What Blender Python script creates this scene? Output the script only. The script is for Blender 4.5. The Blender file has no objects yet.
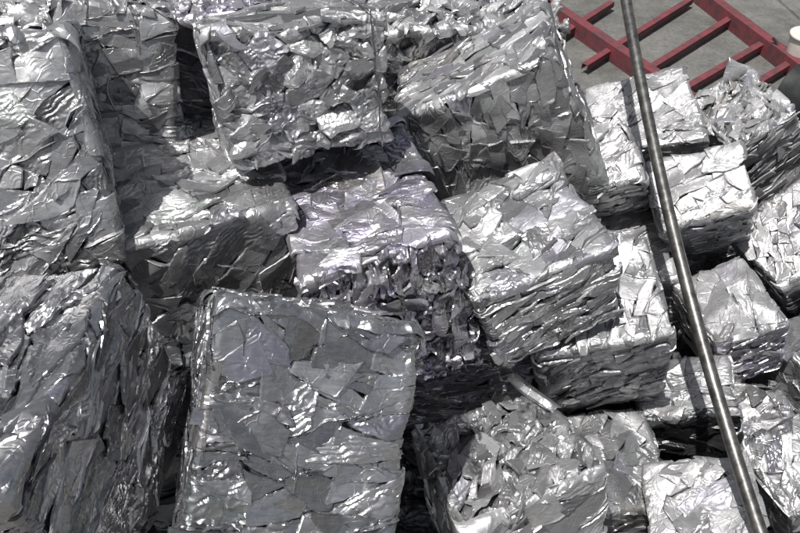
import bpy, math, random
import numpy as np
from mathutils import Matrix, Vector

# ------------------------------------------------------------------ camera, sky, sun, exposure
SC = bpy.context.scene
F_PX, CX, CY, PITCH = 720.0, 400.0, 266.5, math.radians(43)
CAM = np.array([0.0, 0.0, 3.0])
FW = np.array([0, math.cos(PITCH), -math.sin(PITCH)]); RT = np.array([1.0, 0, 0]); UP = np.cross(RT, FW)
cam = bpy.data.cameras.new('camera'); co = bpy.data.objects.new('camera', cam)
SC.collection.objects.link(co); SC.camera = co
co.location = CAM; co.rotation_euler = (math.pi / 2 - PITCH, 0, 0)
cam.sensor_width = 36; cam.lens = 36 * F_PX / 800; cam.clip_start = 0.05; cam.clip_end = 500

SUN = np.array([-0.27, -0.26, 0.92]); SUN /= np.linalg.norm(SUN)      # towards the sun
w = bpy.data.worlds.new('World'); SC.world = w; w.use_nodes = True
nt = w.node_tree; nt.nodes.clear()
sky = nt.nodes.new('ShaderNodeTexSky'); sky.sky_type = 'NISHITA'; sky.sun_disc = False
sky.sun_elevation = math.asin(SUN[2]); sky.sun_rotation = math.atan2(SUN[0], SUN[1])
sky.dust_density = 3.0; sky.air_density = 1.0; sky.ozone_density = 1.0
hs = nt.nodes.new('ShaderNodeHueSaturation'); hs.inputs['Saturation'].default_value = 0.40
bg = nt.nodes.new('ShaderNodeBackground'); bg.inputs['Strength'].default_value = 0.066
wo = nt.nodes.new('ShaderNodeOutputWorld')
nt.links.new(sky.outputs[0], hs.inputs['Color']); nt.links.new(hs.outputs[0], bg.inputs['Color'])
nt.links.new(bg.outputs[0], wo.inputs['Surface'])
sl = bpy.data.lights.new('sun', 'SUN'); sl.energy = 4.4; sl.angle = math.radians(0.6); sl.color = (1, .975, .94)
so = bpy.data.objects.new('sun', sl); SC.collection.objects.link(so); so.location = (0, 0, 8)
so.rotation_euler = Vector(SUN).to_track_quat('Z', 'Y').to_euler()
SC.cycles.max_bounces = 6; SC.cycles.glossy_bounces = 4; SC.cycles.diffuse_bounces = 2
SC.view_settings.view_transform = 'Standard'; SC.view_settings.look = 'None'
SC.view_settings.exposure = 0.22; SC.view_settings.gamma = 1.0

# ------------------------------------------------------------------ helpers
def ray(px, py):
    return FW + RT * (px - CX) / F_PX - UP * (py - CY) / F_PX           # depth 1 along the view axis
def on_plane(px, py, z):
    d = ray(px, py); return CAM + d * (z - CAM[2]) / d[2]
def at_depth(px, py, dep):
    return CAM + ray(px, py) * dep
def link(o, parent=None):
    SC.collection.objects.link(o)
    if parent is not None: o.parent = parent
    return o
def tag(o, label=None, cat=None, group=None, kind=None):
    for k, v in (('label', label), ('category', cat), ('group', group), ('kind', kind)):
        if v: o[k] = v
    return o
def mesh_np(name, V, quads=None, tris=None, mat=None, parent=None, smooth=True, sharp=None):
    me = bpy.data.meshes.new(name)
    nq = 0 if quads is None else len(quads); ntr = 0 if tris is None else len(tris)
    me.vertices.add(len(V)); me.vertices.foreach_set('co', np.asarray(V, np.float32).ravel())
    loops = np.concatenate([np.asarray(a, np.int32).ravel() for a in (quads, tris) if a is not None and len(a)])
    me.loops.add(len(loops)); me.loops.foreach_set('vertex_index', loops)
    me.polygons.add(nq + ntr)
    st = np.concatenate([np.arange(nq) * 4, nq * 4 + np.arange(ntr) * 3]).astype(np.int32)
    me.polygons.foreach_set('loop_start', st)
    me.polygons.foreach_set('use_smooth', np.full(nq + ntr, smooth))
    me.update(calc_edges=True); me.validate()
    if sharp: me.set_sharp_from_angle(angle=math.radians(sharp))
    if mat: me.materials.append(mat)
    return link(bpy.data.objects.new(name, me), parent)
def grid_quads(n, m, off=0):
    i, j = np.meshgrid(np.arange(n - 1), np.arange(m - 1), indexing='ij')
    a = (i * m + j).ravel() + off
    return np.stack([a, a + m, a + m + 1, a + 1], 1)
class Waves:
    """smooth random field: a sum of plane waves round one wavelength"""
    def __init__(s, rng, dim, wl, n=12):
        k = rng.normal(size=(n, dim)); k /= np.linalg.norm(k, axis=1)[:, None]
        s.k = k * (2 * math.pi / (wl * rng.uniform(.6, 1.6, n)))[:, None]; s.p = rng.uniform(0, 6.28, n); s.c = math.sqrt(2 / n)
    def __call__(s, P): return np.sin(P @ s.k.T + s.p).sum(1) * s.c

# ------------------------------------------------------------------ materials
def nodes(name):
    m = bpy.data.materials.new(name); m.use_nodes = True
    t = m.node_tree; b = t.nodes['Principled BSDF']
    return m, t, b
def nd(t, typ, **kw):
    n = t.nodes.new(typ)
    for k, v in kw.items():
        if k in n.inputs: n.inputs[k].default_value = v
        else: setattr(n, k, v)
    return n
def ramp(t, fac, stops):
    r = t.nodes.new('ShaderNodeValToRGB'); e = r.color_ramp.elements
    while len(e) < len(stops): e.new(.5)
    for el, (p, c) in zip(e, stops): el.position = p; el.color = c if len(c) == 4 else (*c, 1)
    t.links.new(fac, r.inputs[0]); return r.outputs[0]
def maprange(t, v, a, b, c, d):
    n = t.nodes.new('ShaderNodeMapRange')
    for i, x in enumerate((a, b, c, d)): n.inputs[1 + i].default_value = x
    t.links.new(v, n.inputs[0]); return n.outputs[0]
def mixc(t, fac, a, b, mode='MIX'):
    n = t.nodes.new('ShaderNodeMix'); n.data_type = 'RGBA'; n.blend_type = mode
    for s, x in ((0, fac), (6, a), (7, b)):
        if hasattr(x, 'is_linked') or hasattr(x, 'links'): t.links.new(x, n.inputs[s])
        else: n.inputs[s].default_value = x if not isinstance(x, tuple) or len(x) == 4 else (*x, 1)
    return n.outputs[2]
def math_(t, op, a, b):
    n = t.nodes.new('ShaderNodeMath'); n.operation = op
    for i, x in enumerate((a, b)):
        if hasattr(x, 'links'): t.links.new(x, n.inputs[i])
        else: n.inputs[i].default_value = x
    return n.outputs[0]

def metal(name, lo, hi, r0, r1, met, dirt=.35, tint=None, bump=.25):
    """scrap aluminium: every piece its own grey and gloss, smears, grime and fine dents"""
    m, t, b = nodes(name)
    tc = nd(t, 'ShaderNodeTexCoord'); oi = nd(t, 'ShaderNodeObjectInfo')
    n1 = nd(t, 'ShaderNodeTexNoise', Scale=9.0, Detail=3.0, Roughness=.6)
    n2 = nd(t, 'ShaderNodeTexNoise', Scale=42.0, Detail=5.0, Roughness=.75)
    n3 = nd(t, 'ShaderNodeTexNoise', Scale=26.0, Detail=3.0, Roughness=.5)
    mp = nd(t, 'ShaderNodeMapping'); mp.inputs['Scale'].default_value = (1, 7, 7)
    t.links.new(tc.outputs['Object'], mp.inputs[0]); t.links.new(mp.outputs[0], n3.inputs['Vector'])
    for n in (n1, n2): t.links.new(tc.outputs['Object'], n.inputs['Vector'])
    col = mixc(t, oi.outputs['Random'], lo, hi)
    odd = math_(t, 'FRACT', math_(t, 'MULTIPLY', oi.outputs['Random'], 23.7), 0.0)     # now and then a tinted or dull sheet
    rp = ramp(t, odd, [(0, (1, 1, 1)), (.80, (.62, .62, .63)), (.88, (.90, .89, .96)), (.94, (.90, .94, .91)), (.97, (.94, .91, .86))])
    rp.node.color_ramp.interpolation = 'CONSTANT'
    col = mixc(t, 1.0, col, rp, 'MULTIPLY')
    if tint:
        sel = ramp(t, n1.outputs[0], [(.45, (0, 0, 0)), (.62, (1, 1, 1))])
        col = mixc(t, sel, col, tint, 'MULTIPLY')
    d = ramp(t, n2.outputs[0], [(.42, (0, 0, 0)), (.72, (1, 1, 1))])
    dm = math_(t, 'MULTIPLY', d, dirt)
    col = mixc(t, dm, col, (.10, .10, .10))
    sm = ramp(t, n3.outputs[0], [(.35, (.82, .82, .82)), (.65, (1, 1, 1))])
    col = mixc(t, 1.0, col, sm, 'MULTIPLY')
    t.links.new(col, b.inputs['Base Color'])
    rr = math_(t, 'FRACT', math_(t, 'MULTIPLY', oi.outputs['Random'], 7.31), 0.0)
    ro = maprange(t, rr, 0, 1, r0, r1)
    ro = math_(t, 'ADD', ro, maprange(t, n1.outputs[0], .3, .7, -.06, .10))
    t.links.new(ro, b.inputs['Roughness'])
    t.links.new(math_(t, 'SUBTRACT', met, math_(t, 'MULTIPLY', dm, .6)), b.inputs['Metallic'])
    # fine sharp creases, bands of tight pleats and small dents, turned differently on every sheet
    cx_ = nd(t, 'ShaderNodeCombineXYZ')
    for k, a in enumerate((17.0, 29.0, 41.0)): t.links.new(math_(t, 'MULTIPLY', oi.outputs['Random'], a), cx_.inputs[k])
    vr = nd(t, 'ShaderNodeVectorRotate', rotation_type='EULER_XYZ')
    t.links.new(tc.outputs['Object'], vr.inputs['Vector']); t.links.new(cx_.outputs[0], vr.inputs['Rotation'])
    nw = nd(t, 'ShaderNodeTexNoise', Scale=16.0, Detail=1.0); t.links.new(vr.outputs[0], nw.inputs['Vector'])
    va = nd(t, 'ShaderNodeVectorMath', operation='MULTIPLY_ADD'); va.inputs[1].default_value = (.05, .05, .05)
    t.links.new(nw.outputs['Color'], va.inputs[0]); t.links.new(vr.outputs[0], va.inputs[2])
    vo = nd(t, 'ShaderNodeTexVoronoi', feature='DISTANCE_TO_EDGE', Scale=20.0); t.links.new(va.outputs[0], vo.inputs['Vector'])
    cre = math_(t, 'MULTIPLY', maprange(t, vo.outputs['Distance'], 0, .05, 1, 0), maprange(t, n1.outputs[0], .46, .60, -.5, 1.1))
    wv = nd(t, 'ShaderNodeTexWave', wave_type='BANDS', bands_direction='X', wave_profile='TRI'); t.links.new(va.outputs[0], wv.inputs['Vector'])
    wv.inputs['Scale'].default_value = 24.0; wv.inputs['Distortion'].default_value = 5.0; wv.inputs['Detail'].default_value = 1.0
    msk = ramp(t, nw.outputs['Fac'], [(.56, (0, 0, 0)), (.66, (1, 1, 1))])
    hsum = math_(t, 'ADD', math_(t, 'MULTIPLY', cre, .8), math_(t, 'MULTIPLY', math_(t, 'MULTIPLY', wv.outputs['Fac'], msk), .5))
    hsum = math_(t, 'ADD', hsum, math_(t, 'MULTIPLY', n2.outputs[0], .25))
    bp = nd(t, 'ShaderNodeBump', Strength=bump * .8, Distance=.0035)
    t.links.new(hsum, bp.inputs['Height']); t.links.new(bp.outputs[0], b.inputs['Normal'])
    return m
MAT = {
 'dark':   metal('shaded_and_dark_coated_metal', (.07, .073, .08), (.16, .165, .175), .28, .46, .85, .45, bump=.4),  # shade of the gap bales put into the colour; front of X is dark coated
 'bright': metal('weathered_bright_aluminium', (.32, .32, .33), (.70, .70, .71), .32, .54, .84, .52, bump=.52),
 'white':  metal('pale_coated_aluminium', (.36, .36, .37), (.66, .66, .67), .34, .56, .68, .45, bump=.5),
 'mid':    metal('mill_finish_aluminium', (.32, .32, .33), (.70, .70, .71), .28, .48, .90, .50, bump=.55),
 'gloss':  metal('smooth_glossy_aluminium', (.34, .34, .35), (.66, .66, .68), .14, .34, .97, .40, bump=.42),
 'purple': metal('violet_tinted_aluminium', (.36, .355, .375), (.70, .69, .72), .26, .46, .88, .45, tint=(.86, .83, .97, 1), bump=.55),
 'packed': metal('grimy_shaded_packed_aluminium', (.13, .13, .135), (.20, .20, .21), .42, .58, .75, .60, bump=.5),  # dirty metal, darkened further so cracks and gaps carry painted shade
}

# ------------------------------------------------------------------ the ground
def concrete():
    m, t, b = nodes('weathered_concrete')
    tc = nd(t, 'ShaderNodeTexCoord')
    n1 = nd(t, 'ShaderNodeTexNoise', Scale=.9, Detail=8.0, Roughness=.65); n2 = nd(t, 'ShaderNodeTexNoise', Scale=30.0, Detail=6.0, Roughness=.7)
    for n in (n1, n2): t.links.new(tc.outputs['Object'], n.inputs['Vector'])
    c = ramp(t, n1.outputs[0], [(.3, (.13, .128, .122)), (.7, (.22, .215, .205))])
    c2 = ramp(t, n2.outputs[0], [(.3, (.62, .62, .62)), (.7, (1.08, 1.08, 1.08))])
    n3 = nd(t, 'ShaderNodeTexNoise', Scale=1.7, Detail=8.0, Roughness=.75); t.links.new(tc.outputs['Object'], n3.inputs['Vector'])
    c = mixc(t, 1.0, c, ramp(t, n3.outputs[0], [(.38, (.55, .56, .53)), (.60, (1, 1, 1))]), 'MULTIPLY')
    t.links.new(mixc(t, 1.0, c, c2, 'MULTIPLY'), b.inputs['Base Color']); b.inputs['Roughness'].default_value = .85
    bp = nd(t, 'ShaderNodeBump', Strength=.3, Distance=.01); t.links.new(n2.outputs[0], bp.inputs['Height']); t.links.new(bp.outputs[0], b.inputs['Normal'])
    return m
M_CON = concrete()

# one sheet to the horizon; a saw-cut joint between two slabs is sunk into it
def ground():
    a = on_plane(765, -12, 0)[:2]; b_ = on_plane(812, 30, 0)[:2]
    d = (b_ - a) / np.linalg.norm(b_ - a); n = np.array([-d[1], d[0]])
    S = 120.0; hw = .018
    prof = [(-S, 0), (-hw, 0), (-hw * .6, -.025), (hw * .6, -.025), (hw, 0), (S, 0)]
    V = []
    for s, z in prof:
        for l in (-S, S): V.append((*(a + n * s + d * l), z))
    q = [(2 * i, 2 * i + 1, 2 * i + 3, 2 * i + 2) for i in range(len(prof) - 1)]
    o = mesh_np('ground', np.array(V), quads=np.array(q)[:, ::-1], mat=M_CON, smooth=False)
    tag(o, kind='structure')
ground()

# ------------------------------------------------------------------ the bales
# centre x y z, rotation vector, width depth height: fitted to the corners the photograph shows
BOX = {
 'A': (-0.960, 0.970, 1.523, 0.000, -0.122, -0.062, 0.628, 0.576, 0.510),
 'B': (-1.157, 1.680, 1.853, -0.414, -0.039, 0.370, 0.625, 0.450, 0.626),
 'C': (-0.986, 2.274, 1.787, -0.337, 0.178, 0.384, 0.354, 0.434, 0.484),
 'D': (-0.339, 2.079, 1.889, -0.260, -0.034, 0.310, 0.486, 0.411, 0.363),
 'O': (0.398, 2.459, 1.465, -0.019, -0.465, -0.013, 0.611, 0.392, 0.621),
 'P': (0.203, 3.048, 1.571, 0.312, -0.033, 0.056, 0.817, 0.626, 0.624),
 'Q': (-1.449, 2.815, 1.678, 0.288, -0.026, 0.241, 0.470, 0.620, 0.627),
 'Q2': (-0.694, 2.874, 1.710, 0.218, 0.033, 0.136, 0.426, 0.623, 0.457),
 'E': (0.432, 1.856, 1.295, 0.075, -0.308, 0.285, 0.461, 0.474, 0.349),
 'G': (-0.074, 1.877, 1.270, 0.035, -0.218, 0.250, 0.454, 0.629, 0.674),
 'H': (-0.625, 1.826, 1.455, -0.029, 0.007, 0.378, 0.523, 0.488, 0.432),
 'I': (-0.295, 1.105, 1.391, -0.694, 0.246, 0.246, 0.485, 0.507, 0.622),
 'J': (0.360, 1.237, 0.783, -0.217, -0.119, 0.352, 0.474, 0.414, 0.434),
 'K': (0.891, 1.607, 0.226, 0.036, 0.049, 0.196, 0.308, 0.405, 0.428),
 'M': (0.777, 1.939, 0.820, 0.305, -0.251, 0.061, 0.471, 0.389, 0.692),
 'N': (0.992, 2.858, 0.922, 0.539, -0.420, -0.001, 0.356, 0.282, 0.468),
 'R': (1.360, 3.343, 0.807, 0.364, -0.387, -0.073, 0.506, 0.455, 0.624),
 'S': (1.902, 3.305, 0.833, 0.098, -0.566, 0.111, 0.334, 0.443, 0.586),
 'T': (1.428, 2.708, 0.875, 0.443, -0.414, -0.007, 0.395, 0.325, 0.464),
 'U': (2.059, 2.727, 0.661, 0.325, -0.655, 0.335, 0.624, 0.387, 0.483),
 'V': (1.505, 2.241, 0.554, 0.149, -0.292, 0.160, 0.310, 0.376, 0.399),
 'W': (2.079, 2.263, 0.271, 0.028, -0.127, 0.476, 0.627, 0.324, 0.447),
 'X': (1.263, 1.909, 0.388, 0.131, -0.335, -0.117, 0.383, 0.292, 0.334),
 'Y': (1.201, 1.314, 0.329, 0.123, -0.391, -0.091, 0.383, 0.417, 0.617),
 'Z': (1.703, 1.558, 0.510, 0.105, -0.368, 0.375, 0.617, 0.307, 0.446),
 'FF': (1.593, 1.921, 0.149, 0.079, -0.416, -0.200, 0.397, 0.312, 0.326),
 'FH': (1.168, 2.655, 0.401, 0.168, -0.329, -0.059, 0.454, 0.427, 0.620),
 'AB': (-0.766, 1.547, 0.886, -0.056, 0.104, 0.281, 0.245, 0.707, 0.772),
 'AA': (0.053, 1.376, 0.244, -0.119, -0.084, 0.048, 0.298, 0.556, 0.492),
 'AC': (-0.859, 2.764, 1.132, 0.163, 0.093, 0.162, 0.555, 0.628, 0.626),
 'AD': (0.260, 2.030, 0.615, -0.026, -0.116, -0.049, 0.550, 0.525, 0.624),
 'AI': (0.405, 2.911, 0.710, 0.030, 0.050, 0.100, 0.620, 0.620, 0.620),
 'AK': (-1.375, 2.176, 1.199, 0.030, 0.050, 0.100, 0.620, 0.610, 0.600),
 'AL': (1.866, 3.276, 0.260, 0.030, 0.050, 0.100, 0.620, 0.620, 0.460),
 'AM': (-0.227, 2.537, 0.977, 0.030, 0.050, 0.100, 0.620, 0.500, 0.620),
 'AN': (-1.573, 1.552, 1.186, 0.030, 0.050, 0.100, 0.620, 0.590, 0.620),
}
# face styles: cell size, aspect, rim radius, rim depth, fold slope, crumple height, tilt slope, level spread, strips, pleated share
ST = {
 'plates':  (.092, 1.5, .003, .009, .09, .0004, .07, .007, 26, .28),
 'big':     (.118, 1.9, .004, .010, .12, .0005, .09, .008, 18, .40),
 'scales':  (.070, 1.6, .003, .008, .07, .0003, .11, .009, 10, .14),
 'crumple': (.080, 1.5, .009, .013, .32, .0014, .13, .007, 24, .50),
 'swirl':   (.066, 2.2, .004, .010, .36, .0014, .17, .008, 26, .75),
 'foil':    (.086, 1.7, .006, .013, .46, .0014, .20, .008, 26, .50),
 'layers':  (.078, 4.5, .003, .009, .08, .0004, .13, .009, 18, .34),
 'streaks': (.100, 2.7, .004, .009, .09, .0004, .06, .006, 46, .45),
 'panels':  (.092, 1.9, .004, .009, .08, .0004, .05, .006, 44, .34),
}
# material, {face: (style, grain angle in degrees)}, label
D_ = 'plates'
BALES = {
 'A': ('gloss', {'T': ('panels', 80), 'R': ('streaks', 8), 'F': ('plates', 0)}, 'large glossy bale filling the lower left corner, long diagonal streaks down its right side'),
 'B': ('mid', {'F': ('panels', 20), 'T': ('foil', 0), 'R': ('layers', 90)}, 'big bale at the left edge with flat plates above and dark crumpled folds below'),
 'C': ('bright', {'F': ('plates', 10), 'T': ('foil', 0), 'R': ('layers', 90)}, 'pale flat-plated bale at the top left, narrowing downwards, behind the big left-edge bale'),
 'D': ('bright', {'F': ('crumple', 10), 'T': ('plates', 0), 'L': ('layers', 90)}, 'bale at the top centre with a pillowy crumpled front overhanging a black shadow'),
 'O': ('bright', {'T': ('scales', 20), 'F': ('plates', 60), 'R': ('plates', 40)}, 'wide grey bale with scale-like plates at the top centre, just left of the red frame'),
 'P': ('bright', {'T': ('foil', 30), 'F': ('foil', 30)}, 'bale of bright shredded foil at the top edge behind the scaly grey bale'),
 'Q': ('bright', {'T': ('crumple', 0), 'F': ('crumple', 0)}, 'bale cut off by the top left corner of the picture'),
 'Q2': ('purple', {'T': ('crumple', 0), 'F': ('plates', 0)}, 'bale cut off by the top edge, behind the pillowy crumpled bale'),
 'E': ('bright', {'T': ('plates', 25), 'F': ('layers', 6, 'mid'), 'R': ('layers', 90)}, 'bale right of centre with a bright tilted plated top and a dark layered front'),
 'G': ('purple', {'T': ('big', -20), 'F': ('swirl', 80), 'L': ('layers', 90)}, 'violet-tinted bale in the centre with finely swirled front below the black shadow'),
 'H': ('bright', {'T': ('plates', 15), 'F': ('plates', 40), 'R': ('layers', 80)}, 'grey crumpled bale left of the violet-tinted one, under the pale flat-plated bale'),
 'I': ('gloss', {'F': ('panels', 0), 'L': ('layers', 85), 'T': ('plates', 0)}, 'large plated bale at the bottom centre with a dark narrow edge-on left side'),
 'J': ('bright', {'T': ('foil', 40), 'F': ('big', 20), 'L': ('plates', 90)}, 'bale at the bottom with bright torn foil on top and a smooth grey front corner'),
 'K': ('bright', {'T': ('plates', 50), 'F': ('scales', 0), 'R': ('plates', 0)}, 'light wrinkled bale low between the torn foil bale and the white bale'),
 'M': ('bright', {'T': ('plates', 70), 'F': ('scales', 25), 'R': ('plates', 0)}, 'bale under the bright tilted plated one, front of slanting grey scales'),
 'N': ('white', {'T': ('big', 30), 'F': ('scales', 0)}, 'small bale with one broad pale sheet on top, right of the scaly grey bale'),
 'R': ('white', {'T': ('plates', 30), 'F': ('scales', 0)}, 'pale bale at the foot of the red frame, crossed by the steel pipe'),
 'S': ('white', {'T': ('foil', 40), 'F': ('layers', 25)}, 'ragged bale with a pointed sheet sticking up, in front of the red frame at right'),
 'T': ('white', {'T': ('plates', 10), 'F': ('scales', 10)}, 'bale right of the pipe with white overlapping sheets on top, below the ragged pointed bale'),
 'U': ('bright', {'T': ('scales', 50), 'F': ('plates', 0), 'L': ('plates', 0)}, 'streaky bale at the right edge with a dark narrow left side'),
 'V': ('white', {'T': ('big', 50), 'F': ('layers', 12, 'purple'), 'L': ('plates', 0)}, 'bale right of the pipe with a smooth pale cracked top and dark violet front'),
 'W': ('mid', {'T': ('plates', 0), 'L': ('plates', 0), 'F': ('plates', 0)}, 'bale at the right edge, lower half, showing a dark shaded left side'),
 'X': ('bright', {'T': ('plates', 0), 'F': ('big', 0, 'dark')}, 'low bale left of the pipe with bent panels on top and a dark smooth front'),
 'Y': ('white', {'T': ('plates', 40), 'L': ('plates', 0), 'F': ('plates', 0)}, 'brilliant white plated bale at the bottom right, under the pipe'),
 'Z': ('mid', {'T': ('plates', 60), 'F': ('plates', 60), 'L': ('plates', 60)}, 'grey plated bale in the bottom right corner, right of the pipe'),
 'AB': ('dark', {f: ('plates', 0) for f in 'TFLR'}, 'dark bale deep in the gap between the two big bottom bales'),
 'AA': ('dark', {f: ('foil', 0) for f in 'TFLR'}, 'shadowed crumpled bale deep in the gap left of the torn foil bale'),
 'AC': ('mid', {'T': ('plates', 0), 'F': ('plates', 0)}, 'shaded bale in the hollow between pale flat-plated bale and pillowy crumpled bale'),
 'AI': ('mid', {}, 'dark bale just showing in the gap under the wide scaly grey bale'),
 'AK': ('mid', {}, 'dark bale just showing in the gap right of the left-edge bale'),
 'AL': ('mid', {}, 'dark bale just showing beneath the ragged pointed bale'),
 'AM': ('mid', {}, 'dark bale just showing beneath the pillowy crumpled bale'),
 'AN': ('mid', {}, 'dark bale just showing at the left edge, between the two biggest left bales'),
 'FF': ('bright', {'T': ('foil', 20), 'F': ('plates', 0)}, 'low bent-panel bale between the pipe and the shaded right-edge bale'),
 'FH': ('white', {'T': ('plates', 20), 'F': ('plates', 0), 'R': ('plates', 0)}, 'deep-set bale with pale sheets left of the pipe, below the broad pale sheet'),
 'AD': ('purple', {'T': ('plates', 0), 'F': ('layers', 10)}, 'half-hidden dark bale wedged beneath the violet-tinted and bright tilted bales'),
}
FACES = {'T': (0, 1, 2, 1), 'D': (0, 1, 2, -1), 'F': (0, 2, 1, -1), 'B': (0, 2, 1, 1), 'R': (1, 2, 0, 1), 'L': (1, 2, 0, -1)}

def rotm(rv):
    v = Vector(rv); return Matrix.Rotation(v.length, 3, v.normalized()) if v.length > 1e-9 else Matrix.Identity(3)

def clip(poly, n, c):                      # keep n.p <= c
    out = []
    for i in range(len(poly)):
        a, b = poly[i], poly[(i + 1) % len(poly)]
        da, db = a @ n - c, b @ n - c
        if da <= 0: out.append(a)
        if (da < 0) != (db < 0) and abs(da - db) > 1e-12: out.append(a + (b - a) * da / (da - db))
    return out

def cells(rng, ha, hb, size, aspect, ang):
    """polygons that tile the face: a stretched power diagram of scattered seeds"""
    ca, sa = math.cos(ang), math.sin(ang); R = np.array([[ca, sa], [-sa, ca]])
    sq = math.sqrt(aspect); A = np.diag([1 / sq, sq]) @ R; Ai = np.linalg.inv(A)
    n = max(4, int(4 * ha * hb / (size * size) * 1.15))
    pts = []
    cand = rng.uniform(-1, 1, (n * 12, 2)) * [ha, hb]
    rad = size * rng.uniform(.45, 1.0, len(cand))
    for p, r in zip(cand, rad):
        q = A @ p
        if all(np.hypot(*(q - s[0])) > .62 * (r + s[1]) * .9 for s in pts): pts.append((q, r))
    S = np.array([p[0] for p in pts]); W = np.array([p[1] for p in pts]) ** 2 * .35
    box = [A @ np.array(c) for c in ((-ha, -hb), (ha, -hb), (ha, hb), (-ha, hb))]
    out = []
    for i in range(len(S)):
        poly = box
        for j in np.argsort(((S - S[i]) ** 2).sum(1))[1:22]:
            d = S[j] - S[i]; poly = clip(poly, 2 * d, S[j] @ S[j] - S[i] @ S[i] - W[j] + W[i])
            if len(poly) < 3: break
        if len(poly) >= 3: out.append(np.array([Ai @ p for p in poly]))
    return out

def pieces(rng, ha, hb, size, aspect, ang):
    """sheet pieces: the face cut again and again by slanting straight cuts"""
    ca, sa = math.cos(ang), math.sin(ang); g = np.array([ca, sa]); n_ = np.array([-sa, ca])
    todo = [np.array([(-ha, -hb), (ha, -hb), (ha, hb), (-ha, hb)])]; out = []
    while todo:
        p = todo.pop(); l = np.ptp(p @ g) / aspect ** .5; w_ = np.ptp(p @ n_) * aspect ** .5
        lim = size * rng.uniform(.95, 2.1)
        if max(l, w_) < lim : out.append(p); continue
        d = (g if l > w_ else n_); a = rng.normal() * .28; d = np.array([d[0] * math.cos(a) - d[1] * math.sin(a), d[0] * math.sin(a) + d[1] * math.cos(a)])
        lo, hi = (p @ d).min(), (p @ d).max(); c = lo + (hi - lo) * rng.uniform(.32, .68)
        for q in (clip(list(p), d, c), clip(list(p), -d, -c)):
            if len(q) > 2: todo.append(np.array(q))
    return out

def resample(poly, n):
    P = np.vstack([poly, poly[:1]]); L = np.r_[0, np.cumsum(np.hypot(*np.diff(P, axis=0).T))]
    s = np.linspace(0, L[-1], n, endpoint=False)
    return np.stack([np.interp(s, L, P[:, 0]), np.interp(s, L, P[:, 1])], 1)

def box_warp(rng, h, amp):
    J = rng.uniform(-amp, amp, (2, 2, 2, 3)); J -= J.mean(axis=(0, 1, 2))
    bl = [Waves(rng, 3, .5) for _ in range(3)]
    def f(P):
        t = np.clip(P / h * .5 + .5, -.1, 1.1); o = np.zeros_like(P)
        for i in (0, 1):
            for j in (0, 1):
                for k in (0, 1):
                    wt = (t[:, 0] if i else 1 - t[:, 0]) * (t[:, 1] if j else 1 - t[:, 1]) * (t[:, 2] if k else 1 - t[:, 2])
                    o += wt[:, None] * J[i, j, k]
        return P + o + np.stack([b(P) for b in bl], 1) * .004
    return f

def face_point(face, h, a, b, z, r):
    """bend a sheet that lies on a face over the bale's rounded edges"""
    ia, ib, ic, s = FACES[face]; ha, hb, hc = h[ia], h[ib], h[ic]
    def bend(x, hx):
        e = np.abs(x) - (hx - r); th = np.clip(e / r, 0, math.pi / 2); ex = np.maximum(0, e - r * math.pi / 2)
        rr = r + np.maximum(z, -r * .8)
        pos = np.where(e > 0, np.sign(x) * (hx - r + rr * np.sin(th)), x)
        return pos, np.where(e > 0, rr * (1 - np.cos(th)) + ex, 0)
    pa, da = bend(a, ha); pb, db = bend(b, hb)
    P = np.zeros((len(a), 3)); P[:, ia] = pa; P[:, ib] = pb; P[:, ic] = s * (hc + z - da - db)
    return P
FLIP = {f: (np.linalg.det(np.array([np.eye(3)[v[0]], np.eye(3)[v[1]], v[3] * np.eye(3)[v[2]]])) < 0) for f, v in FACES.items()}

def fan(nb, nr, flip):
    k = np.arange(nb); k2 = (k + 1) % nb
    tr = np.stack([np.zeros(nb, int), 1 + k, 1 + k2], 1)
    q = []
    for i in range(nr - 1):
        o = 1 + i * nb; q.append(np.stack([o + k, o + nb + k, o + nb + k2, o + k2], 1))
    q = np.concatenate(q) if q else np.zeros((0, 4), int)
    return (q[:, ::-1], tr[:, ::-1]) if flip else (q, tr)

EYES = [CAM, CAM + [.5, 0, 0], CAM - [.5, 0, .1]]
INV = {k: (np.array(b[:3]), np.array(rotm(b[3:6])), np.array(b[6:]) / 2 - .035) for k, b in BOX.items()}
def in_view(P, own, eyes=EYES):
    """points (n, 3) that the photograph, or a step to its side, could show"""
    ok = np.zeros(len(P), bool)
    for E_ in eyes:
        v = P - E_; dz = v @ FW; px = CX + F_PX * (v @ RT) / dz; py = CY - F_PX * (v @ UP) / dz
        vis = (dz > .1) & (px > -110) & (px < 910) & (py > -90) & (py < 620)
        for k, (c, R, h) in INV.items():
            if k == own: continue
            o = (E_ - c) @ R; d = v @ R; d = np.where(np.abs(d) < 1e-9, 1e-9, d)
            a, b = (-h - o) / d, (h - o) / d
            t0 = np.minimum(a, b).max(1); t1 = np.maximum(a, b).min(1)
            vis &= ~((t1 > np.maximum(t0, 0)) & (t0 < .985))
        ok |= vis
    return ok

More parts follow.
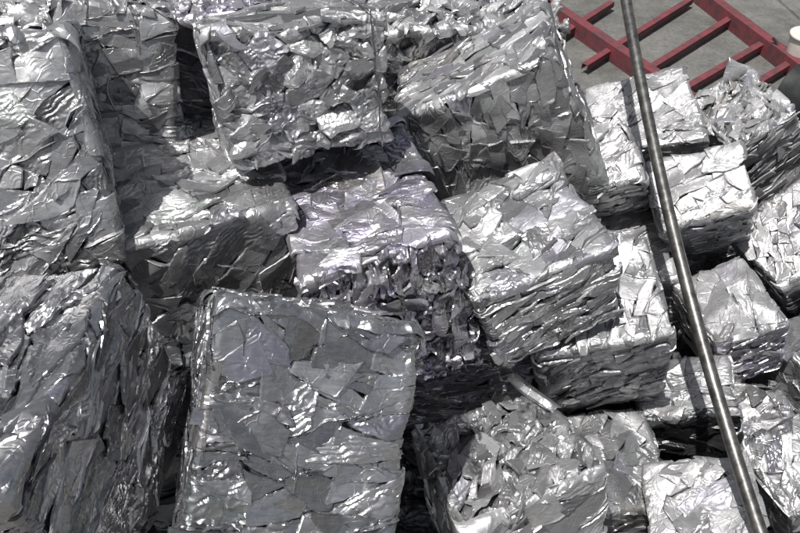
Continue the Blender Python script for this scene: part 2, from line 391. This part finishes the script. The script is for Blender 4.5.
def make_bale(key, seed):
    rng = np.random.default_rng(seed)
    bx = BOX[key]; mat_key, styles, label = BALES[key]; mat = MAT[mat_key]
    h = np.array(bx[6:]) / 2 + .003; Rm = rotm(bx[3:6]); Rn = np.array(Rm)
    root = bpy.data.objects.new('aluminium_bale', None); link(root); root.empty_display_size = .1
    base = np.array(bx[:3]) - Rn[:, 2] * bx[8] / 2
    root.matrix_world = Matrix.Translation(base) @ Rm.to_4x4()
    tag(root, label, 'scrap bale', 'crushed aluminium bales in the heap')
    up = np.array([0, 0, bx[8] / 2])
    warp = box_warp(rng, h, .020)
    dist = np.linalg.norm(np.array(bx[:3]) - CAM); sp = sp0 = 2.85 * dist / 921.0
    camL = Rn.T @ (CAM - np.array(bx[:3]))
    r = .016
    seen = []
    for f, (ia, ib, ic, s) in FACES.items():
        if s * camL[ic] - h[ic] > -.12: seen.append(f)
    # core: the packed scrap that shows in the cracks
    w1 = Waves(rng, 3, .055, 16); w2 = Waves(rng, 3, .025, 16); w3 = [Waves(rng, 3, .06) for _ in range(3)]
    V = []; Qd = []; off = 0
    for f, (ia, ib, ic, s) in FACES.items():
        st = .0125 if f in seen else .03
        na, nb = int(2 * h[ia] / st) + 2, int(2 * h[ib] / st) + 2
        a, b = np.meshgrid(np.linspace(-h[ia], h[ia], na), np.linspace(-h[ib], h[ib], nb), indexing='ij')
        P = np.zeros((na * nb, 3)); P[:, ia] = a.ravel(); P[:, ib] = b.ravel(); P[:, ic] = s * h[ic]
        inner = np.clip(P, -(h - .03), h - .03); n = P - inner; n /= np.linalg.norm(n, axis=1)[:, None]
        Pw = P + np.stack([x(P) for x in w3], 1) * .015
        z = -.019 + .009 * (1 - 2 * np.abs(w1(Pw)) * .6) * .6 + .003 * w2(Pw)
        V.append(warp(inner + n * (.03 + z)[:, None]))
        q = grid_quads(na, nb, off); Qd.append(q if not FLIP[f] else q[:, ::-1]); off += na * nb
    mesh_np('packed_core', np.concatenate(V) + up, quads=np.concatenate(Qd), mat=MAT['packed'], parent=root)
    # sheets and folded strips on every face that can be seen
    for f in seen:
        ia, ib, ic, s = FACES[f]; ha, hb = h[ia], h[ib]
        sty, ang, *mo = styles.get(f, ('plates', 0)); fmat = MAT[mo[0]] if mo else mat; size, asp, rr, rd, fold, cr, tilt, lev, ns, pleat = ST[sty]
        ang = math.radians(ang); G = Waves(rng, 2, .22); c1 = Waves(rng, 2, .05, 14); c2 = Waves(rng, 2, .022, 14)
        wx, wy = Waves(rng, 2, size * 1.6), Waves(rng, 2, size * 1.6); jx, jy = Waves(rng, 2, size * .35), Waves(rng, 2, size * .35)
        polys = [(p, 0) for p in (cells if sty == 'crumple' else pieces)(rng, ha + .012, hb + .012, size, asp, ang)]
        ca, sa = math.cos(ang), math.sin(ang)
        for _ in range(int(len(polys) * .22)):           # loose sheets lying over the others
            L = size * rng.uniform(.5, .95) * math.sqrt(asp); Wd = size * rng.uniform(.35, .7) / math.sqrt(asp)
            k = rng.integers(4, 7); th = np.sort(rng.uniform(0, 6.28, k) * .25 + np.arange(k) / k * 6.28 * .9)
            p = np.stack([np.cos(th) * L, np.sin(th) * Wd], 1) * rng.uniform(.8, 1.2, (k, 1))
            t = rng.normal() * .25; p = p @ np.array([[math.cos(t), math.sin(t)], [-math.sin(t), math.cos(t)]])
            p = p @ np.array([[ca, sa], [-sa, ca]]) + rng.uniform(-.92, .92, 2) * [ha, hb]
            polys.append((p, 1))
        def shown(poly, eyes):
            q = np.vstack([poly, poly.mean(0)[None]]); q = face_point(f, h, q[:, 0], q[:, 1], np.zeros(len(q)) + .01, r)
            return in_view(q @ Rn.T + np.array(bx[:3]), key, eyes).any()
        polys = [pt for pt in polys if shown(pt[0], EYES)]
        if not polys: continue
        for poly, top in polys:
            sp = sp0 if shown(poly, EYES[:1]) else sp0 * 1.9
            seg = np.diff(np.vstack([poly, poly[:1]]), axis=0); per = np.hypot(*seg.T).sum()
            if per < .03: continue
            pl = rng.random() < pleat; sq = sp * (.62 if pl else 1); jut = rng.random() < .03
            nb = int(np.clip(per / sq / 1.25, 12, 90)); B = resample(poly, nb); c = B.mean(0)
            ra = rng.normal() * .10; B = c + ((B - c) * rng.uniform(.98, 1.22)) @ np.array([[math.cos(ra), math.sin(ra)], [-math.sin(ra), math.cos(ra)]])
            B = B + np.stack([wx(B), wy(B)], 1) * size * (.07 if sty in ('crumple', 'swirl', 'foil') else .03) + rng.normal(size=B.shape) * .0008
            if not jut: B[:, 0] = np.clip(B[:, 0], -ha - .018, ha + .018); B[:, 1] = np.clip(B[:, 1], -hb - .018, hb + .018)
            rad = np.hypot(*(B - c).T); rm = rad.mean(); inr = max(.3, 1 - .011 / rm)
            nr = int(np.clip(rm / sq / (1.0 if pl or fold > .2 else 1.5), 2, 18))
            t = np.concatenate([np.linspace(0, inr, nr + 1)[1:], 1 - np.array([.005, .0018, 0]) / max(rm, .012)])
            nr = len(t)
            uv = np.vstack([c[None]] + [c + (B - c) * x for x in t])
            e = np.concatenate([[rm], *[(1 - x) * rad * .9 for x in t]])
            th = np.concatenate([[0], np.tile(np.arange(nb) / nb * 6.283, nr)])
            d = uv - c
            z = rng.uniform(-.5, .5) * lev + .003 + .007 * top + d @ (rng.normal(size=2) * tilt * .6)
            for _ in range(3 if fold < .2 else 4):
                a = rng.uniform(0, 6.28); n = np.array([math.cos(a), math.sin(a)])
                x = d @ n - rng.uniform(-.55, .55) * rm
                z = z + rng.normal() * fold * (np.sqrt(x * x + .0010 ** 2) - rm * .45)
            if pl:                                       # sheet squeezed into sharp pleats along its length
                pd = np.linalg.svd(B - c)[2][0]; pd = pd / np.linalg.norm(pd); a = rng.normal() * .12
                pn = np.array([-pd[1] * math.cos(a) - pd[0] * math.sin(a), pd[0] * math.cos(a) - pd[1] * math.sin(a)])
                wl = rng.uniform(.012, .026); ph = (d @ pn) / wl + .35 * wx(uv * 1.5) + .2 * wy(uv * 3) + rng.random()
                z = z + rng.uniform(.18, .34) * wl * (np.abs((ph % 1) - .5) * 2 - .5) * (.35 + .65 * np.clip(jx(uv * .6) + .6, 0, 1))
            uw = uv + np.stack([c1(uv + 3), c1(uv - 3)], 1) * .012
            z = z + cr * ((1 - 1.5 * np.abs(c1(uw))) + .4 * c2(uw)) + .0035 * G(uv)
            q = np.clip(1 - e / rr, 0, 1); z = z - rd * (1 - np.sqrt(np.maximum(0, 1 - q * q * .98)))
            lip = np.clip(np.sin(th * rng.integers(1, 3) + rng.uniform(0, 6.28)) - .3, 0, 1) * rng.uniform(-.3, 1.2)
            z = z + np.maximum(lip, 0) * .008 * np.exp(-((e - .004) / .003) ** 2)
            z = np.clip(z, -.024, .020)
            P = warp(face_point(f, h + (.06 if jut else 0), uv[:, 0], uv[:, 1], z - (.06 if jut else 0), r)) + up
            qd, tr = fan(nb, nr, FLIP[f])
            mesh_np('sheet_piece', P, qd, tr, fmat, root, sharp=17)
        for _ in range(ns):                              # folded edges standing proud along the rims of sheets
            pl, tp_ = polys[rng.integers(len(polys))]; k0 = rng.integers(len(pl))
            p0, p1 = pl[k0], pl[(k0 + 1) % len(pl)]; L = np.hypot(*(p1 - p0))
            if L < size * .4: continue
            dd = (p1 - p0) / L; nn = np.array([-dd[1], dd[0]]); m = int(np.clip(L / sp / 1.6, 5, 20))
            x = np.linspace(.02, .98, m); k = 6; y = np.linspace(-1, 1, k)
            kink = np.interp(x, [0, .3, .6, 1], rng.normal(size=4) * .06 * L)
            wd = rng.uniform(.003, .0065) * (1.5 if sty in ('foil', 'swirl', 'crumple') else 1) * np.minimum(1, np.minimum(x, 1 - x) * 6)
            off = rng.uniform(-.4, .4)
            uvs = (p0 + dd * (x * L)[:, None] + nn * kink[:, None])[:, None, :] + nn * (wd[:, None] * y)[:, :, None]
            hz = np.interp(y, [-1, -.5 + off, .45 + off, 1], [-.010, .002, .011, -.004])[None] * np.interp(x, [0, .15, .5, .85, 1], [.2, 1, rng.uniform(.5, 1.1), 1, .2])[:, None]
            uvs = uvs.reshape(-1, 2); zs = hz.ravel() + .003 + .0035 * G(uvs)
            P = warp(face_point(f, h, uvs[:, 0], uvs[:, 1], zs, r)) + up
            q = grid_quads(m, k)
            mesh_np('folded_strip', P, q[:, ::-1] if FLIP[f] else q, None, fmat, root, sharp=22)
    return root
ROOTS = {key: make_bale(key, 200 + i) for i, key in enumerate(BALES)}

# ------------------------------------------------------------------ the tie wire still round one bale
def tube_points(P, rad, n=8):
    P = np.array(P, float); V = []
    for i in range(len(P)):
        d = P[min(i + 1, len(P) - 1)] - P[max(i - 1, 0)]; d /= np.linalg.norm(d)
        x = np.cross(d, [.31, .2, .93]); x /= np.linalg.norm(x); y = np.cross(d, x)
        for k in range(n): t = 2 * math.pi * k / n; V.append(P[i] + (x * math.cos(t) + y * math.sin(t)) * rad)
    k = np.arange(n); q = np.concatenate([np.stack([i * n + k, i * n + (k + 1) % n, (i + 1) * n + (k + 1) % n, (i + 1) * n + k], 1) for i in range(len(P) - 1)])
    return np.array(V), q
def tie_wire(root, key, x, seed):
    rng = np.random.default_rng(seed); h = np.array(BOX[key][6:]) / 2 + .02
    C4 = [(h[1], -h[2]), (h[1], h[2]), (-h[1], h[2]), (-h[1], -h[2]), (h[1], -h[2])]; P = []
    for (y0, z0), (y1, z1) in zip(C4[:-1], C4[1:]):
        for s_ in np.linspace(0, 1, 14)[:-1]: P.append((x + rng.normal() * .002, y0 + (y1 - y0) * s_, z0 + (z1 - z0) * s_ + BOX[key][8] / 2))
    V, q = tube_points(P, .0028); mesh_np('tie_wire', V, q, None, MAT['gloss'], root)
tie_wire(ROOTS['D'], 'D', BOX['D'][6] / 2 - .03, 1)

# ------------------------------------------------------------------ single sheets lying loose on the bales
def loose_sheet(name, key, corner, outline, fold, mat, label, cat):
    """a bent sheet, placed from a corner of the bale it lies on; outline: rows of points across its length"""
    bx = BOX[key]; R = np.array(rotm(bx[3:6])); c = np.array(bx[:3]); h = np.array(bx[6:]) / 2 * np.array(corner)
    rows = []
    for p, q in outline:                                   # each row from edge to edge, with a ridge in the middle
        p, q = np.array(p) + h, np.array(q) + h
        for x in np.linspace(0, 1, 7): rows.append(p + (q - p) * x + np.array([0, 0, 1]) * fold * (1 - abs(2 * x - 1)))
    V = np.array(rows) @ R.T + c
    base = V.mean(0); o = mesh_np(name, V - base, quads=grid_quads(len(outline), 7), mat=mat, sharp=20); o.location = base
    sd = o.modifiers.new('thickness', 'SOLIDIFY'); sd.thickness = .0025
    tag(o, label, cat)
loose_sheet('bent_strip', 'J', (1, 1, 1), [((-.09, .05, .05), (-.04, .055, .05)), ((-.07, -.02, .03), (-.02, -.015, .035)), ((-.045, -.08, .022), (.005, -.075, .024)), ((-.02, -.145, .02), (.025, -.13, .012))], .014, MAT['gloss'],
            'narrow bent strip lying on the back edge of the torn foil bale', 'metal strip')
loose_sheet('torn_sheet', 'S', (1, 1, 1), [((-.20, -.02, -.01), (.0, -.05, -.01)), ((-.15, .0, .03), (-.02, -.02, .03)), ((-.12, .01, .07), (-.06, .0, .07)), ((-.09, .02, .105), (-.085, .02, .105))], .012, MAT['white'],
            'pointed torn sheet standing up on the ragged bale before the red rack', 'metal sheet')
loose_sheet('bent_plate', 'V', (-1, -1, 1), [((-.012, .02, .012), (-.03, .15, .01)), ((-.035, .01, -.06), (-.05, .14, -.05)), ((-.035, .02, -.13), (-.045, .13, -.12))], .006, MAT['mid'],
            'dark bent plate hanging at the left corner of the smooth pale bale', 'metal plate')

# ------------------------------------------------------------------ loose scrap under and between the bales
def scrap_mound():
    st = .03; xs = np.arange(-2.6, 3.2, st); ys = np.arange(-.2, 4.6, st)
    X, Y = np.meshgrid(xs, ys, indexing='ij'); Z = np.full(X.shape, np.inf); near = np.zeros(X.shape, bool)
    for bx in BOX.values():
        R = np.array(rotm(bx[3:6])); h = np.array(bx[6:]) / 2; c = np.array(bx[:3])
        o = np.stack([X - c[0], Y - c[1], np.full(X.shape, -c[2])], -1) @ R; d = R.T @ np.array([0, 0, 1.0])
        t0 = np.full(X.shape, -np.inf); t1 = np.full(X.shape, np.inf)
        for a in range(3):
            if abs(d[a]) < 1e-6:
                t1 = np.where(np.abs(o[..., a]) > h[a], -np.inf, t1); continue
            ta, tb = (-h[a] - o[..., a]) / d[a], (h[a] - o[..., a]) / d[a]
            t0 = np.maximum(t0, np.minimum(ta, tb)); t1 = np.minimum(t1, np.maximum(ta, tb))
        hit = t1 > t0; Z = np.where(hit, np.minimum(Z, t0 - .012), Z)
    known = np.isfinite(Z); far = ~known
    for _ in range(14):
        far &= np.roll(far, 1, 0) & np.roll(far, -1, 0) & np.roll(far, 1, 1) & np.roll(far, -1, 1)
    z = np.where(known, Z, np.where(far, -.02, 9.0))
    for _ in range(160):                                  # heaped no steeper than loose scrap lies
        for ax in (0, 1):
            for sh in (1, -1): z = np.minimum(z, np.roll(z, sh, ax) + st * .8)
    z = np.maximum(z, -.02)
    rng = np.random.default_rng(7)
    up_ = 1; n0, n1 = X.shape
    xf = np.linspace(xs[0], xs[-1], n0 * up_); yf = np.linspace(ys[0], ys[-1], n1 * up_)
    zi = np.array([np.interp(xf, xs, z[:, j]) for j in range(n1)]).T
    zi = np.array([np.interp(yf, ys, zi[i]) for i in range(len(xf))])
    XX, YY = np.meshgrid(xf, yf, indexing='ij'); P = np.stack([XX.ravel(), YY.ravel(), zi.ravel()], 1)
    w1, w2 = Waves(rng, 3, .12, 18), Waves(rng, 3, .045, 18)
    amp = np.minimum(1, np.maximum(P[:, 2], 0) / .1)
    P[:, 2] += (-.03 * np.abs(w1(P)) - .014 * np.abs(w2(P))) * amp - .01 * (1 - amp)
    # shed fragments lying on it
    n = 900; fx = rng.uniform(-1.9, 2.4, n); fy = rng.uniform(.3, 3.7, n); ii = np.clip(((fx - xs[0]) / st).astype(int), 0, n0 - 1); jj = np.clip(((fy - ys[0]) / st).astype(int), 0, n1 - 1)
    fz = z[ii, jj]; ok = (fz > .05) & ~known[ii, jj]; c_ = np.stack([fx, fy, fz + .012], 1)[ok]; n = len(c_)
    a, b = rng.normal(size=(n, 3)) * [1, 1, .45], rng.normal(size=(n, 3)) * [1, 1, .45]
    a *= (rng.uniform(.02, .05, n) / np.linalg.norm(a, axis=1))[:, None]; b *= (rng.uniform(.01, .03, n) / np.linalg.norm(b, axis=1))[:, None]
    bend = np.array([0, 0, 1.0]) * rng.uniform(-.01, .015, (n, 1))
    fr = np.stack([c_ - a - b, c_ - a + b, c_ + b + bend, c_ - b + bend, c_ + a + b, c_ + a - b], 1).reshape(-1, 3)
    k6 = np.arange(n)[:, None] * 6 + len(P); fq = np.concatenate([k6 + [0, 1, 2, 3], k6 + [3, 2, 4, 5]])
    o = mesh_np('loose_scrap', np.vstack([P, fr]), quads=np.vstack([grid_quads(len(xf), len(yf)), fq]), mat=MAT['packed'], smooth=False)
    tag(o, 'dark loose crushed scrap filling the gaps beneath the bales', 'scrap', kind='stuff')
scrap_mound()

# ------------------------------------------------------------------ red steel frame on the concrete
def paint(name, c1, c2, rough=.5, metal_=0.0, scale=8.0):
    m, t, b = nodes(name); tc = nd(t, 'ShaderNodeTexCoord')
    n = nd(t, 'ShaderNodeTexNoise', Scale=scale, Detail=7.0, Roughness=.7); t.links.new(tc.outputs['Object'], n.inputs['Vector'])
    t.links.new(ramp(t, n.outputs[0], [(.38, c1), (.62, c2)]), b.inputs['Base Color'])
    b.inputs['Roughness'].default_value = rough; b.inputs['Metallic'].default_value = metal_
    bp = nd(t, 'ShaderNodeBump', Strength=.2, Distance=.004); t.links.new(n.outputs[0], bp.inputs['Height']); t.links.new(bp.outputs[0], b.inputs['Normal'])
    return m
M_RED = paint('worn_red_paint', (.070, .036, .038), (.19, .034, .046), .7, scale=11.0)
M_PIPE = paint('rusty_grey_steel', (.07, .07, .068), (.19, .188, .18), .40, .75, 22)
M_BLACK = paint('black_rubber', (.012, .014, .014), (.03, .034, .033), .6)
M_WHITE = paint('cream_plastic', (.62, .60, .54), (.72, .70, .65), .4)

def channel(name, a, b, wd, ht, th, parent, mat):
    """steel channel, open side down: top flange and two webs with real thickness"""
    a, b = np.array(a), np.array(b); d = (b - a) / np.linalg.norm(b - a); n = np.cross([0, 0, 1], d); n /= np.linalg.norm(n); u = np.cross(d, n)
    pr = [(-wd / 2, 0), (-wd / 2, ht), (wd / 2, ht), (wd / 2, 0), (wd / 2 - th, 0), (wd / 2 - th, ht - th), (-wd / 2 + th, ht - th), (-wd / 2 + th, 0)]
    V = [p + n * x + u * z for p in (a, b) for x, z in pr]
    k = len(pr); q = [(i, (i + 1) % k, k + (i + 1) % k, k + i) for i in range(k)]
    q += [(0, 7, 6, 1), (1, 6, 5, 2), (2, 5, 4, 3), (8, 9, 14, 15), (9, 10, 13, 14), (10, 11, 12, 13)]
    o = mesh_np(name, np.array(V), quads=np.array(q), mat=mat, parent=parent, smooth=False)
    bv = o.modifiers.new('bevel', 'BEVEL'); bv.width = .003; bv.segments = 2; bv.limit_method = 'ANGLE'
    return o
def frame():
    root = link(bpy.data.objects.new('steel_rack', None)); tag(root, 'red painted steel rack with ladder-like rungs lying on the concrete behind the bales', 'steel rack')
    g = lambda x, y, z=.0: on_plane(x, y, z)
    zt = .15                                            # top of the rails, rungs a little lower
    def seg(p0, p1, z): return on_plane(*p0, z), on_plane(*p1, z)
    for p0, p1 in (((556, 4), (700, 100)), ((700, -14), (850, 98))):
        a, b = seg(p0, p1, zt); a[2] = b[2] = 0
        e = (b - a) / np.linalg.norm(b - a)
        channel('rail', a - e * 1.2, b, .095, zt, .010, root, M_RED)
    for p0, p1 in (((552, 39), (612, 1)), ((585, 64), (691, -2)), ((648, 68), (734, 15)), ((668, 97), (768, 39)), ((740, 92), (806, 52))):
        a, b = seg(p0, p1, .10); a[2] = b[2] = .045
        channel('rung', a, b, .062, .055, .008, root, M_RED)
frame()

def tube(name, pts, rad, mat, parent=None, n=20, caps=True):
    P = np.array(pts, float); m = len(P); rad = np.broadcast_to(rad, m); V = []
    for i in range(m):
        d = P[min(i + 1, m - 1)] - P[max(i - 1, 0)]; d /= np.linalg.norm(d)
        x = np.cross(d, [0.3, .9, .31]); x /= np.linalg.norm(x); y = np.cross(d, x)
        for k in range(n):
            t = 2 * math.pi * k / n; V.append(P[i] + (x * math.cos(t) + y * math.sin(t)) * rad[i])
    k = np.arange(n); q = np.concatenate([np.stack([i * n + k, i * n + (k + 1) % n, (i + 1) * n + (k + 1) % n, (i + 1) * n + k], 1) for i in range(m - 1)])
    return mesh_np(name, np.array(V), quads=q, mat=mat, parent=parent)

# the long pipe: its foot stands on the ground before the heap, it leans back over the bales
def pipe():
    dia = .048; K = np.array([(626.7, 0, 10.8), (643, 100, 11.3), (678, 250, 12.3), (719.5, 400, 13.5), (760, 533, 14.6)])
    cxp, cwp = np.polyfit(K[:, 1], K[:, 0], 2), np.polyfit(K[:, 1], K[:, 2], 1)
    outer = [at_depth(np.polyval(cxp, y), y, F_PX * dia / np.polyval(cwp, y)) for y in np.linspace(-140, 690, 70)]
    outer = [p for p in outer if p[2] > .0]
    ring = outer + outer[::-1]; rad = [dia / 2] * len(outer) + [dia / 2 - .004] * len(outer)
    V = []; n = 28
    d = outer[-1] - outer[0]; d /= np.linalg.norm(d); x = np.cross(d, [0, 0, 1]); x /= np.linalg.norm(x); y = np.cross(d, x)
    for p, rr in zip(ring, rad):
        for k in range(n):
            t = 2 * math.pi * k / n; V.append(p + (x * math.cos(t) + y * math.sin(t)) * rr)
    m = len(ring); k = np.arange(n)
    q = [np.stack([i * n + k, i * n + (k + 1) % n, (i + 1) * n + (k + 1) % n, (i + 1) * n + k], 1) for i in range(m - 1)]
    i = m - 1; q.append(np.stack([i * n + k, i * n + (k + 1) % n, (k + 1) % n, k], 1))
    o = mesh_np('steel_pipe', np.array(V), quads=np.concatenate(q), mat=M_PIPE, sharp=40)
    tag(o, 'long grey weathered steel pipe leaning across the bales on the right', 'pipe')
pipe()

# things at the right edge beyond the bales
def lathe(name, prof, mat, parent, n=40):
    V = [(r_ * math.cos(2 * math.pi * k / n), r_ * math.sin(2 * math.pi * k / n), z) for r_, z in prof for k in range(n)]
    k = np.arange(n); q = np.concatenate([np.stack([i * n + k, i * n + (k + 1) % n, (i + 1) * n + (k + 1) % n, (i + 1) * n + k], 1) for i in range(len(prof) - 1)])
    return mesh_np(name, np.array(V), quads=q, mat=mat, parent=parent)
def drum_and_bucket():
    p = on_plane(826, 98, .24)
    root = link(bpy.data.objects.new('oil_drum', None))
    root.matrix_world = Matrix.Translation((p[0], p[1], .20)) @ Matrix.Scale(.72, 4) @ Matrix.Rotation(math.radians(38), 4, 'Z') @ Matrix.Rotation(math.pi / 2, 4, 'X')
    tag(root, 'dark steel drum lying on its side at the right edge behind the ragged bale', 'drum')
    lathe('drum_body', [(.262, -.40), (.262, -.15), (.274, -.135), (.262, -.12), (.262, .12), (.274, .135), (.262, .15), (.262, .40)], M_BLACK, root)
    for sg in (-1, 1): lathe('drum_end', [(.001, sg * .392), (.25, sg * .392), (.262, sg * .405), (.270, sg * .40), (.266, sg * .385)], M_BLACK, root)
    p = on_plane(803, 52, .15)
    root = link(bpy.data.objects.new('plastic_bucket', None)); root.location = (p[0], p[1], 0)
    tag(root, 'cream plastic bucket at the top right edge beside the red frame', 'bucket')
    lathe('bucket_body', [(.001, 0), (.115, 0), (.12, .01), (.145, .27), (.148, .30)], M_WHITE, root)
    lathe('bucket_lid', [(.150, .285), (.158, .287), (.158, .31), (.14, .318), (.12, .308), (.001, .308)], M_WHITE, root)
drum_and_bucket()
def cable():
    P = [on_plane(x, y, .012) for x, y in ((690, -12), (702, 0), (716, 12), (732, 27), (748, 40), (760, 49), (771, 57))]
    P += [on_plane(x, y, z) for x, y, z in ((774, 60, .03), (779, 52, .10), (776, 42, .17), (773, 38, .2))]
    t = np.linspace(0, len(P) - 1, 60); P = np.array(P); P = np.stack([np.interp(t, range(len(P)), P[:, i]) for i in range(3)], 1)
    o = tube('electric_cable', P, .011, M_BLACK, n=10); tag(o, 'thin black cable running over concrete under the red frame', 'cable')
cable()
